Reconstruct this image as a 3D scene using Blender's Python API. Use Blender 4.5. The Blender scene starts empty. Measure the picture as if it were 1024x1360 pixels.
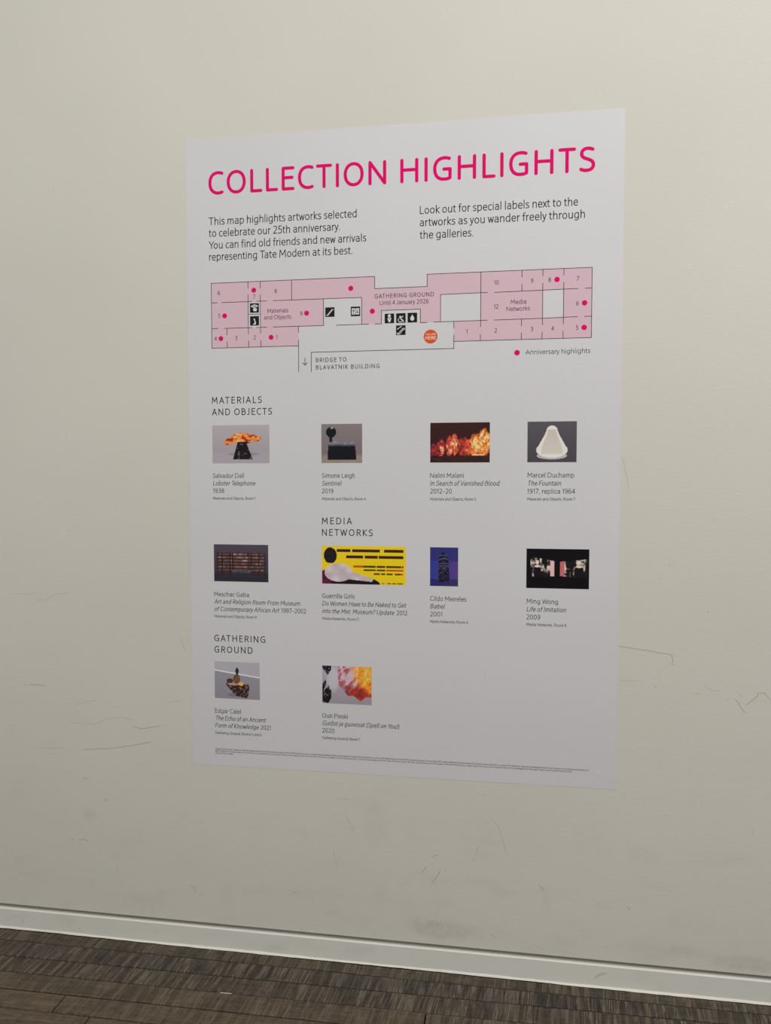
import bpy, math, random
from mathutils import Matrix, Vector

random.seed(7)
sc = bpy.context.scene
col = sc.collection

# ------------------------------------------------------------ camera
YAW, PITCH, ROLL, CX, CY, CZ, FPX = -0.15203, -0.04706, -0.00052, 0.95616, -2.18985, 1.50564, 979.53
fwd = Vector((math.sin(YAW) * math.cos(PITCH), math.cos(YAW) * math.cos(PITCH), math.sin(PITCH)))
rgt = Vector((math.cos(YAW), -math.sin(YAW), 0))
up = rgt.cross(fwd)
r2 = rgt * math.cos(ROLL) + up * math.sin(ROLL)
u2 = -rgt * math.sin(ROLL) + up * math.cos(ROLL)
cam = bpy.data.objects.new('camera', bpy.data.cameras.new('camera'))
cam.matrix_world = Matrix(((r2.x, u2.x, -fwd.x, CX), (r2.y, u2.y, -fwd.y, CY), (r2.z, u2.z, -fwd.z, CZ), (0, 0, 0, 1)))
cam.data.sensor_fit = 'HORIZONTAL'; cam.data.sensor_width = 36
cam.data.lens = FPX / 1024 * 36
cam.data.clip_start = 0.02
col.objects.link(cam); sc.camera = cam

# ------------------------------------------------------------ world, lights, exposure
w = bpy.data.worlds.new('world'); sc.world = w; w.use_nodes = True
w.node_tree.nodes['Background'].inputs[0].default_value = (1.0, 0.985, 0.955, 1)
w.node_tree.nodes['Background'].inputs[1].default_value = 0.60


def area(name, loc, target, sx, sy, power, color):
    l = bpy.data.lights.new(name, 'AREA'); l.shape = 'RECTANGLE'; l.size = sx; l.size_y = sy
    l.energy = power; l.color = color
    o = bpy.data.objects.new(name, l); o.location = loc
    o.rotation_euler = (Vector(target) - Vector(loc)).to_track_quat('-Z', 'Y').to_euler()
    col.objects.link(o); return o


area('ceiling_light_panel', (2.3, -2.6, 4.0), (1.0, -0.3, 1.6), 7, 2, 110, (1.0, 0.985, 0.95))
sc.view_settings.view_transform = 'Standard'; sc.view_settings.look = 'None'
sc.view_settings.gamma = 1; sc.view_settings.use_curve_mapping = False
sc.view_settings.exposure = 0.0


# ------------------------------------------------------------ helpers
def lin(c):
    c = c / 255
    return c / 12.92 if c <= 0.04045 else ((c + 0.055) / 1.055) ** 2.4


PAPER = (0.640, 0.632, 0.655)


def ink(rgb, paper=(195, 194, 193)):
    """reflectance of a printed colour, from its look beside blank paper"""
    return tuple(min(0.9, PAPER[i] * lin(rgb[i]) / lin(paper[i])) for i in range(3)) + (1,)


def principled(name, color=(0.8, 0.8, 0.8, 1), rough=0.6, spec=0.3):
    m = bpy.data.materials.new(name); m.use_nodes = True
    b = m.node_tree.nodes['Principled BSDF']
    b.inputs['Base Color'].default_value = color
    b.inputs['Roughness'].default_value = rough
    b.inputs['Specular IOR Level'].default_value = spec
    return m, m.node_tree, b


class NT:
    def __init__(s, nt): s.nt = nt

    def n(s, t, **k):
        x = s.nt.nodes.new(t)
        for a, b in k.items(): setattr(x, a, b)
        return x

    def link(s, a, b): s.nt.links.new(a, b)

    def inp(s, sock, v):
        if hasattr(v, 'is_output'): s.link(v, sock)
        else: sock.default_value = v

    def math(s, op, a, b=0.0, clamp=False):
        x = s.n('ShaderNodeMath', operation=op); x.use_clamp = clamp
        s.inp(x.inputs[0], a); s.inp(x.inputs[1], b); return x.outputs[0]

    def mix(s, f, a, b, mode='MIX'):
        x = s.n('ShaderNodeMix', data_type='RGBA', blend_type=mode)
        s.inp(x.inputs[0], f); s.inp(x.inputs[6], a); s.inp(x.inputs[7], b); return x.outputs[2]

    def noise(s, vec, scale, detail=3, rough=0.5, dist=0.0):
        x = s.n('ShaderNodeTexNoise'); s.link(vec, x.inputs['Vector'])
        x.inputs['Scale'].default_value = scale; x.inputs['Detail'].default_value = detail
        x.inputs['Roughness'].default_value = rough; x.inputs['Distortion'].default_value = dist
        return x.outputs['Fac']

    def mapping(s, vec, scale=(1, 1, 1), rot=(0, 0, 0), loc=(0, 0, 0)):
        x = s.n('ShaderNodeMapping'); s.link(vec, x.inputs[0])
        x.inputs['Scale'].default_value = scale; x.inputs['Rotation'].default_value = rot
        x.inputs['Location'].default_value = loc; return x.outputs[0]

    def ramp(s, f, lo, hi):
        x = s.n('ShaderNodeMapRange'); x.clamp = True
        s.link(f, x.inputs[0]); x.inputs[1].default_value = lo; x.inputs[2].default_value = hi
        return x.outputs[0]


def mesh_obj(name, verts, faces, mat=None, parent=None):
    me = bpy.data.meshes.new(name); me.from_pydata(verts, [], faces); me.update()
    if mat:
        for m in (mat if isinstance(mat, (list, tuple)) else [mat]): me.materials.append(m)
    o = bpy.data.objects.new(name, me); col.objects.link(o)
    if parent: o.parent = parent
    return o


def box_geo(x0, x1, y0, y1, z0, z1):
    v = [(x, y, z) for x in (x0, x1) for y in (y0, y1) for z in (z0, z1)]
    f = [(0, 1, 3, 2), (4, 6, 7, 5), (0, 4, 5, 1), (2, 3, 7, 6), (0, 2, 6, 4), (1, 5, 7, 3)]
    return v, f


def extrude_x(profile, x0, x1, cuts=1):
    """closed (y,z) profile swept along x"""
    n = len(profile); v = []; f = []
    for i in range(cuts + 1):
        x = x0 + (x1 - x0) * i / cuts
        v += [(x, a, b) for a, b in profile]
    for i in range(cuts):
        for j in range(n):
            k = (j + 1) % n
            f.append((i * n + j, i * n + k, (i + 1) * n + k, (i + 1) * n + j))
    f.append(tuple(range(n))[::-1]); f.append(tuple(cuts * n + j for j in range(n)))
    return v, f


# ------------------------------------------------------------ setting materials
WALL = (0.640, 0.624, 0.560, 1)


def wall_material(name, base, smudges, grain=1.0):
    m, nt, b = principled(name, base, 0.62, 0.25)
    t = NT(nt)
    co = t.n('ShaderNodeTexCoord').outputs['Object']
    big = t.ramp(t.noise(co, 1.3, 3), 0.3, 0.7)
    c = t.mix(big, tuple(x * 0.975 for x in base[:3]) + (1,), tuple(min(1, x * 1.02) for x in base[:3]) + (1,))
    # blotchy scuffed dirt, thicker towards the foot of the wall
    sep = t.n('ShaderNodeSeparateXYZ'); t.link(co, sep.inputs[0])
    low = t.ramp(sep.outputs[2], 0.9, 0.05)
    blot = t.ramp(t.noise(t.mapping(co, (1, 1, 2.2)), 6, 6, 0.65), 0.52, 0.78)
    dirt = t.math('MULTIPLY', t.math('MULTIPLY', low, blot), 0.16)
    fine = t.ramp(t.noise(co, 42, 4, 0.6), 0.66, 0.80)
    dirt = t.math('ADD', dirt, t.math('MULTIPLY', t.math('MULTIPLY', low, fine), 0.14))
    rag = t.noise(co, 38, 5, 0.7)
    for (x, z, rx, rz, s) in smudges:
        dx = t.math('DIVIDE', t.math('SUBTRACT', sep.outputs[0], x), rx)
        dz = t.math('DIVIDE', t.math('SUBTRACT', sep.outputs[2], z), rz)
        d = t.math('ADD', t.math('MULTIPLY', dx, dx), t.math('MULTIPLY', dz, dz))
        g = t.math('SUBTRACT', 1.0, d, clamp=True)
        g = t.math('MULTIPLY', g, t.ramp(rag, 0.3, 0.65))
        dirt = t.math('ADD', dirt, t.math('MULTIPLY', g, s))
    c = t.mix(dirt, c, (0.20, 0.19, 0.18, 1))
    t.link(c, b.inputs['Base Color'])
    st = t.noise(t.mapping(co, (1, 1, 1.6)), 260, 3, 0.6)
    md = t.noise(t.mapping(co, (1, 1, 1.8)), 75, 3, 0.55)
    h = t.math('ADD', t.math('MULTIPLY', st, 0.45), t.math('MULTIPLY', md, 0.9))
    bp = t.n('ShaderNodeBump'); bp.inputs['Strength'].default_value = 0.30 * grain
    bp.inputs['Distance'].default_value = 0.0016
    t.link(h, bp.inputs['Height']); t.link(bp.outputs[0], b.inputs['Normal'])
    return m


SM = [(0.80, 0.126, 0.13, 0.035, 0.30), (0.73, 0.143, 0.07, 0.02, 0.12), (1.66, 0.107, 0.11, 0.03, 0.28),
      (1.50, 0.128, 0.09, 0.022, 0.16), (1.15, 0.124, 0.06, 0.022, 0.12), (-0.357, 0.404, 0.028, 0.028, 0.20),
      (-0.19, 0.138, 0.06, 0.02, 0.12), (0.59, 0.44, 0.05, 0.09, 0.09), (0.55, 0.50, 0.10, 0.03, 0.07)]
m_wall = wall_material('wall_paint', WALL, SM)
m_skirt = wall_material('skirting_paint', (0.690, 0.682, 0.628, 1), [], 0.6)
m_edge = principled('skirting_top_lit_tint', (0.76, 0.745, 0.685, 1), 0.5)[0]  # lighter than the skirting face: light from above put into the colour
m_caulk = principled('caulk_paint', (0.74, 0.72, 0.65, 1), 0.6)[0]
m_scuff = principled('scuff_grey', (0.33, 0.32, 0.29, 1), 0.8)[0]
m_scuff_faint = principled('scuff_faint', (0.47, 0.455, 0.40, 1), 0.8)[0]
m_gap = principled('gap_shade_tint', (0.44, 0.42, 0.38, 1), 0.9, 0.1)[0]  # darkened colour: the shade inside the recess is painted in
m_sub = principled('subfloor_dark', (0.012, 0.010, 0.009, 1), 0.9)[0]


def plank_material():
    m, nt, b = principled('sawn_timber', (0.1, 0.08, 0.06, 1), 0.72, 0.25)
    t = NT(nt)
    co = t.n('ShaderNodeTexCoord').outputs['Object']
    inf = t.n('ShaderNodeObjectInfo')
    rgb = t.n('ShaderNodeSeparateColor'); t.link(inf.outputs['Color'], rgb.inputs[0])
    saw, brown, seed = rgb.outputs[0], rgb.outputs[1], rgb.outputs[2]
    off = t.n('ShaderNodeCombineXYZ'); t.link(t.math('MULTIPLY', seed, 37.0), off.inputs[0]); t.link(t.math('MULTIPLY', seed, 11.0), off.inputs[2])
    va = t.n('ShaderNodeVectorMath', operation='ADD'); t.link(co, va.inputs[0]); t.link(off.outputs[0], va.inputs[1])
    v = va.outputs[0]
    # long grain (along x), saw marks (across, along y)
    grain = t.noise(t.mapping(v, (7, 90, 1)), 1.0, 5, 0.65, 0.3)
    fib = t.noise(t.mapping(v, (30, 330, 1)), 1.0, 3, 0.7)
    mot = t.noise(v, 55, 5, 0.7)
    shear = t.mapping(v, (1, 1, 1), (0, 0, 0.10))
    fine = t.noise(t.mapping(shear, (330, 14, 1)), 1.0, 2, 0.6)
    mid = t.noise(t.mapping(shear, (115, 4, 1)), 1.0, 2, 0.5)
    bars = t.noise(t.mapping(shear, (55, 4, 1)), 1.0, 2, 0.5)
    patch = t.noise(t.mapping(v, (5, 9, 1)), 1.0, 3, 0.6)
    pm = t.ramp(patch, 0.30, 0.62)
    s = t.math('ADD', t.math('ADD', t.math('MULTIPLY', fine, 0.42), t.math('MULTIPLY', mid, 0.36)), t.math('MULTIPLY', bars, 0.45))
    darkc = t.mix(brown, (0.019, 0.016, 0.016, 1), (0.042, 0.030, 0.020, 1))
    lightc = t.mix(brown, (0.185, 0.157, 0.127, 1), (0.215, 0.162, 0.104, 1))
    midc = t.mix(brown, (0.070, 0.057, 0.047, 1), (0.120, 0.087, 0.054, 1))
    g = t.ramp(t.math('ADD', t.math('MULTIPLY', grain, 0.5), t.math('ADD', t.math('MULTIPLY', mot, 0.3), t.math('MULTIPLY', fib, 0.2))), 0.43, 0.57)
    wood = t.mix(g, t.mix(0.55, darkc, midc), t.mix(0.30, midc, lightc))
    barm = t.ramp(bars, 0.46, 0.54)
    lines = t.math('MULTIPLY', t.ramp(fine, 0.50, 0.57), t.math('ADD', 0.22, t.math('MULTIPLY', barm, 0.68)))
    lines2 = t.math('MULTIPLY', t.ramp(mid, 0.56, 0.62), 0.45)
    sawn = t.mix(t.math('MULTIPLY', barm, 0.55), darkc, midc)
    sawn = t.mix(t.math('MAXIMUM', lines, lines2), sawn, lightc)
    sawn = t.mix(t.math('MULTIPLY', g, 0.22), sawn, midc)
    f = t.math('MULTIPLY', saw, t.math('ADD', 0.6, t.math('MULTIPLY', pm, 0.5)), clamp=True)
    full = t.mix(f, wood, sawn)
    speck = t.ramp(t.noise(v, 240, 3, 0.75), 0.50, 0.66)
    pits = t.ramp(t.noise(t.mapping(v, (60, 150, 1)), 1.0, 4, 0.75), 0.56, 0.68)
    full = t.mix(t.math('MULTIPLY', speck, 0.22), full, lightc)
    full = t.mix(t.math('MULTIPLY', pits, 0.55), full, darkc)
    t.link(full, b.inputs['Base Color'])
    h = t.math('ADD', t.math('MULTIPLY', t.math('MULTIPLY', s, f), 1.0), t.math('MULTIPLY', t.math('ADD', grain, fib), 0.25))
    bp = t.n('ShaderNodeBump'); bp.inputs['Strength'].default_value = 0.9; bp.inputs['Distance'].default_value = 0.004
    t.link(h, bp.inputs['Height']); t.link(bp.outputs[0], b.inputs['Normal'])
    return m


m_plank = plank_material()

# ------------------------------------------------------------ structure: wall, skirting, floor
X0, X1 = -3.5, 5.5
GAP = 0.078          # underside of the wall board
SKT = 0.0665         # top of the skirting
v, f = box_geo(X0, X1, 0.0, 0.12, GAP, 4.4)
wall = mesh_obj('wall_back', v, f, m_wall); wall['kind'] = 'structure'
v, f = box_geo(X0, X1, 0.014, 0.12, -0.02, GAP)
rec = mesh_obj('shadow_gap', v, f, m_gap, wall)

FR = -0.008           # face of the skirting
prof = [(0.014, 0.0), (0.014, SKT), (0.001, SKT), (FR + 0.002, SKT), (FR, SKT - 0.002), (FR, 0.0)]
v, f = extrude_x(prof, X0, X1, 1)
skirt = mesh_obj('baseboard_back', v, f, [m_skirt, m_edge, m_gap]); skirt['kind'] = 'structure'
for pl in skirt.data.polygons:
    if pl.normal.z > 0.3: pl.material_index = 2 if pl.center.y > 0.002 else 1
# uneven painted caulk bead between skirting and floor
rc = random.Random(3); n = 300; v = []; f = []
for i in range(n + 1):
    x = X0 + (X1 - X0) * i / n
    hgt = 0.0046 + 0.0009 * math.sin(x * 9) + rc.uniform(-0.0007, 0.0007)
    dep = 0.0125 + 0.0010 * math.sin(x * 5 + 1) + rc.uniform(-0.0008, 0.0008)
    v += [(x, FR, hgt), (x, FR - (dep + FR) * 0.55, hgt * 0.62), (x, -dep, 0.0), (x, FR, -0.001)]
for i in range(n):
    for j in range(4):
        k = (j + 1) % 4; f.append((i * 4 + j, i * 4 + k, i * 4 + 4 + k, i * 4 + 4 + j))
mesh_obj('caulk_bead', v, f, m_caulk, skirt)

v, f = box_geo(X0, X1, -4.5, 0.014, -0.06, -0.016)
floor = mesh_obj('floor', v, f, m_sub); floor['kind'] = 'structure'

BND = [(-0.0105, 0.0), (-0.0600, 0.006), (-0.1285, 0.0150), (-0.1985, 0.0140), (-0.2705, 0.0100), (-0.3420, 0.0100)]
NROW = 14
while len(BND) <= 62: BND.append((BND[-1][0] - 0.0715, 0.0100))
JOINT = {0: [-1.9, 2.3, 3.7], 1: [-1.3, 2.2], 2: [-0.75, 2.35], 3: [-1.6, 0.764, 2.9], 4: [-0.279, 1.9], 5: [-0.163, 1.5]}
LOOK = {0: [(0.75, 0.5), (0.75, 0.45), (0.75, 0.8), (0.7, 0.6)], 1: [(0.95, 0.15)] * 3, 2: [(0.9, 0.25), (0.85, 0.35), (0.8, 0.4)],
        3: [(0.5, 0.8), (0.6, 0.7), (0.7, 0.45), (0.5, 0.5)], 4: [(0.2, 0.85), (0.45, 0.7), (0.5, 0.6)], 5: [(0.15, 0.75), (0.2, 0.65), (0.3, 0.6)]}
rp = random.Random(11)


def plank_geo(k, xa, xb, seg, rnd, zc):
    (c0, s0), (c1, s1) = BND[k], BND[k + 1]
    g = 0.0020; vs = []; fs = []
    for i in range(seg + 1):
        t = i / seg; x = xa + g + (xb - xa - 2 * g) * t
        yb = c0 + s0 * x - g + rnd.uniform(-0.0006, 0.0003); yf = c1 + s1 * x + g + rnd.uniform(-0.0003, 0.0006)
        b = 0.0022
        zt = zc + rnd.uniform(-0.0002, 0.0002)
        vs += [(x, yb, -0.0155), (x, yb, zt - 0.0020), (x, yb - b, zt), (x, yf + b, zt), (x, yf, zt - 0.0020), (x, yf, -0.0155)]
    for i in range(seg):
        for j in range(5):
            a = i * 6 + j; fs.append((a, a + 6, a + 7, a + 1))
    fs.append((0, 1, 2, 3, 4, 5)); e = seg * 6; fs.append((e + 5, e + 4, e + 3, e + 2, e + 1, e))
    return vs, fs


rest_v, rest_f = [], []
for k in range(len(BND) - 1):
    js = JOINT.get(k)
    if js is None:
        js = []; x = X0 + rp.uniform(0.4, 1.8)
        while x < X1 - 0.4: js.append(x); x += rp.uniform(1.3, 2.3)
    xs = [X0] + js + [X1]
    for i in range(len(xs) - 1):
        if k < NROW:
            ln = xs[i + 1] - xs[i]
            vs, fs = plank_geo(k, xs[i], xs[i + 1], max(6, int(ln / 0.09)), rp, rp.uniform(-0.0008, 0.0008))
            o = mesh_obj('plank', vs, fs, m_plank, floor)
            s, bn = LOOK[k][min(i, len(LOOK[k]) - 1)] if k in LOOK else (rp.uniform(0.1, 0.45), rp.uniform(0.5, 0.9))
            o.color = (s, bn, rp.random(), 1)
        else:
            vs, fs = plank_geo(k, xs[i], xs[i + 1], 3, rp, rp.uniform(-0.0005, 0.0005))
            b0 = len(rest_v); rest_v += vs; rest_f += [tuple(b0 + q for q in ff) for ff in fs]
o = mesh_obj('distant_planks', rest_v, rest_f, m_plank, floor); o['kind'] = 'stuff'; o.color = (0.3, 0.7, 0.5, 1)


# ------------------------------------------------------------ ribbons (strokes) and flat print
LIFT = [0]


def ribbon(pts, wdt, V, F, y, cap='square', closed=False):
    """flat stroke of width wdt along pts (x,z) on the plane y; sharp corners start a new piece"""
    Q = [pts[0]]
    for q in pts[1:]:
        if math.hypot(q[0] - Q[-1][0], q[1] - Q[-1][1]) > wdt * 0.02: Q.append(q)
    if closed and math.hypot(Q[0][0] - Q[-1][0], Q[0][1] - Q[-1][1]) < wdt * 0.05: Q.pop()

    def turn(a, b, c):
        ux, uz, vx, vz = b[0] - a[0], b[1] - a[1], c[0] - b[0], c[1] - b[1]
        return (ux * vx + uz * vz) / ((math.hypot(ux, uz) * math.hypot(vx, vz)) or 1e-12)
    n = len(Q)
    if n > 2:
        ks = [i for i in (range(n) if closed else range(1, n - 1)) if turn(Q[i - 1], Q[i], Q[(i + 1) % n]) < 0.6]
        if ks:
            if closed: Q = Q[ks[0]:] + Q[:ks[0]] + [Q[ks[0]]]; ks = [i - ks[0] for i in ks[1:]]
            ks = [0] + ks + [len(Q) - 1]
            for a, b in zip(ks, ks[1:]): ribbon1(Q[a:b + 1], wdt, V, F, y, cap, False)
            return
    ribbon1(Q, wdt, V, F, y, cap, closed)


def ribbon1(pts, wdt, V, F, y, cap, closed):
    LIFT[0] = (LIFT[0] + 1) % 6; y = y - LIFT[0] * 0.000010
    P = [pts[0]]
    for q in pts[1:]:
        if abs(q[0] - P[-1][0]) + abs(q[1] - P[-1][1]) > wdt * 0.02 + 1e-7: P.append(q)
    if closed and len(P) > 2 and math.hypot(P[0][0] - P[-1][0], P[0][1] - P[-1][1]) < wdt * 0.05: P.pop()
    if len(P) < 2: P = [P[0], (P[0][0] + wdt * 0.05, P[0][1])]
    h = wdt / 2; n = len(P)

    def unit(a, b):
        dx, dz = b[0] - a[0], b[1] - a[1]; l = math.hypot(dx, dz) or 1e-9
        return dx / l, dz / l
    if not closed and cap == 'square':
        d = unit(P[0], P[1]); P[0] = (P[0][0] - d[0] * h, P[0][1] - d[1] * h)
        d = unit(P[-2], P[-1]); P[-1] = (P[-1][0] + d[0] * h, P[-1][1] + d[1] * h)
    base = len(V)
    for i in range(n):
        if closed: d0 = unit(P[i - 1], P[i]); d1 = unit(P[i], P[(i + 1) % n])
        else:
            d0 = unit(P[max(i - 1, 0)], P[max(i, 1)]); d1 = unit(P[min(i, n - 2)], P[min(i + 1, n - 1)])
        nx, nz = -(d0[1] + d1[1]), d0[0] + d1[0]; l = math.hypot(nx, nz)
        if l < 1e-6: nx, nz, l = -d0[1], d0[0], 1.0
        nx /= l; nz /= l
        c = max(0.55, nx * -d1[1] + nz * d1[0])
        a = h / c
        V.append((P[i][0] + nx * a, y, P[i][1] + nz * a)); V.append((P[i][0] - nx * a, y, P[i][1] - nz * a))
    for i in range(n if closed else n - 1):
        a = base + 2 * i; b = base + 2 * ((i + 1) % n); F.append((a, a + 1, b + 1, b))
    if not closed and cap == 'round':
        for e, (p0, p1) in enumerate(((P[1], P[0]), (P[-2], P[-1]))):
            d = unit(p0, p1); a0 = math.atan2(d[1], d[0]); b = len(V)
            m = 8
            for j in range(m + 1):
                a = a0 - math.pi / 2 + math.pi * j / m; V.append((p1[0] + h * math.cos(a), y, p1[1] + h * math.sin(a)))
            F.append(tuple(range(b, b + m + 1)))


def parse(d, seg=7):
    """tiny path language -> list of (points, closed)"""
    T = d.replace(',', ' ').split(); i = 0; out = []; cur = None; cmd = None

    def num(k):
        nonlocal i
        r = [float(q) for q in T[i:i + k]]; i += k; return r
    while i < len(T):
        if T[i] in 'MLQCOZ': cmd = T[i]; i += 1
        if cmd == 'M': cur = [tuple(num(2))]; out.append([cur, False]); cmd = 'L'
        elif cmd == 'L': cur.append(tuple(num(2)))
        elif cmd == 'Q':
            a, b, c, e = num(4); p = cur[-1]
            for j in range(1, seg + 1):
                t = j / seg; u = 1 - t
                cur.append((u * u * p[0] + 2 * u * t * a + t * t * c, u * u * p[1] + 2 * u * t * b + t * t * e))
        elif cmd == 'C':
            a, b, c, e, g, h = num(6); p = cur[-1]
            for j in range(1, seg + 2):
                t = j / (seg + 1); u = 1 - t
                cur.append((u ** 3 * p[0] + 3 * u * u * t * a + 3 * u * t * t * c + t ** 3 * g,
                            u ** 3 * p[1] + 3 * u * u * t * b + 3 * u * t * t * e + t ** 3 * h))
        elif cmd == 'O':
            cx, cz, rx, rz = num(4); k = seg * 3; e = 2 / 2.15; pts = []
            for j in range(k):
                a = 2 * math.pi * j / k; ca, sa = math.cos(a), math.sin(a)
                pts.append((cx + rx * math.copysign(abs(ca) ** e, ca), cz + rz * math.copysign(abs(sa) ** e, sa)))
            out.append([pts, True])
        elif cmd == 'Z': out[-1][1] = True; cmd = None
    return out


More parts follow.
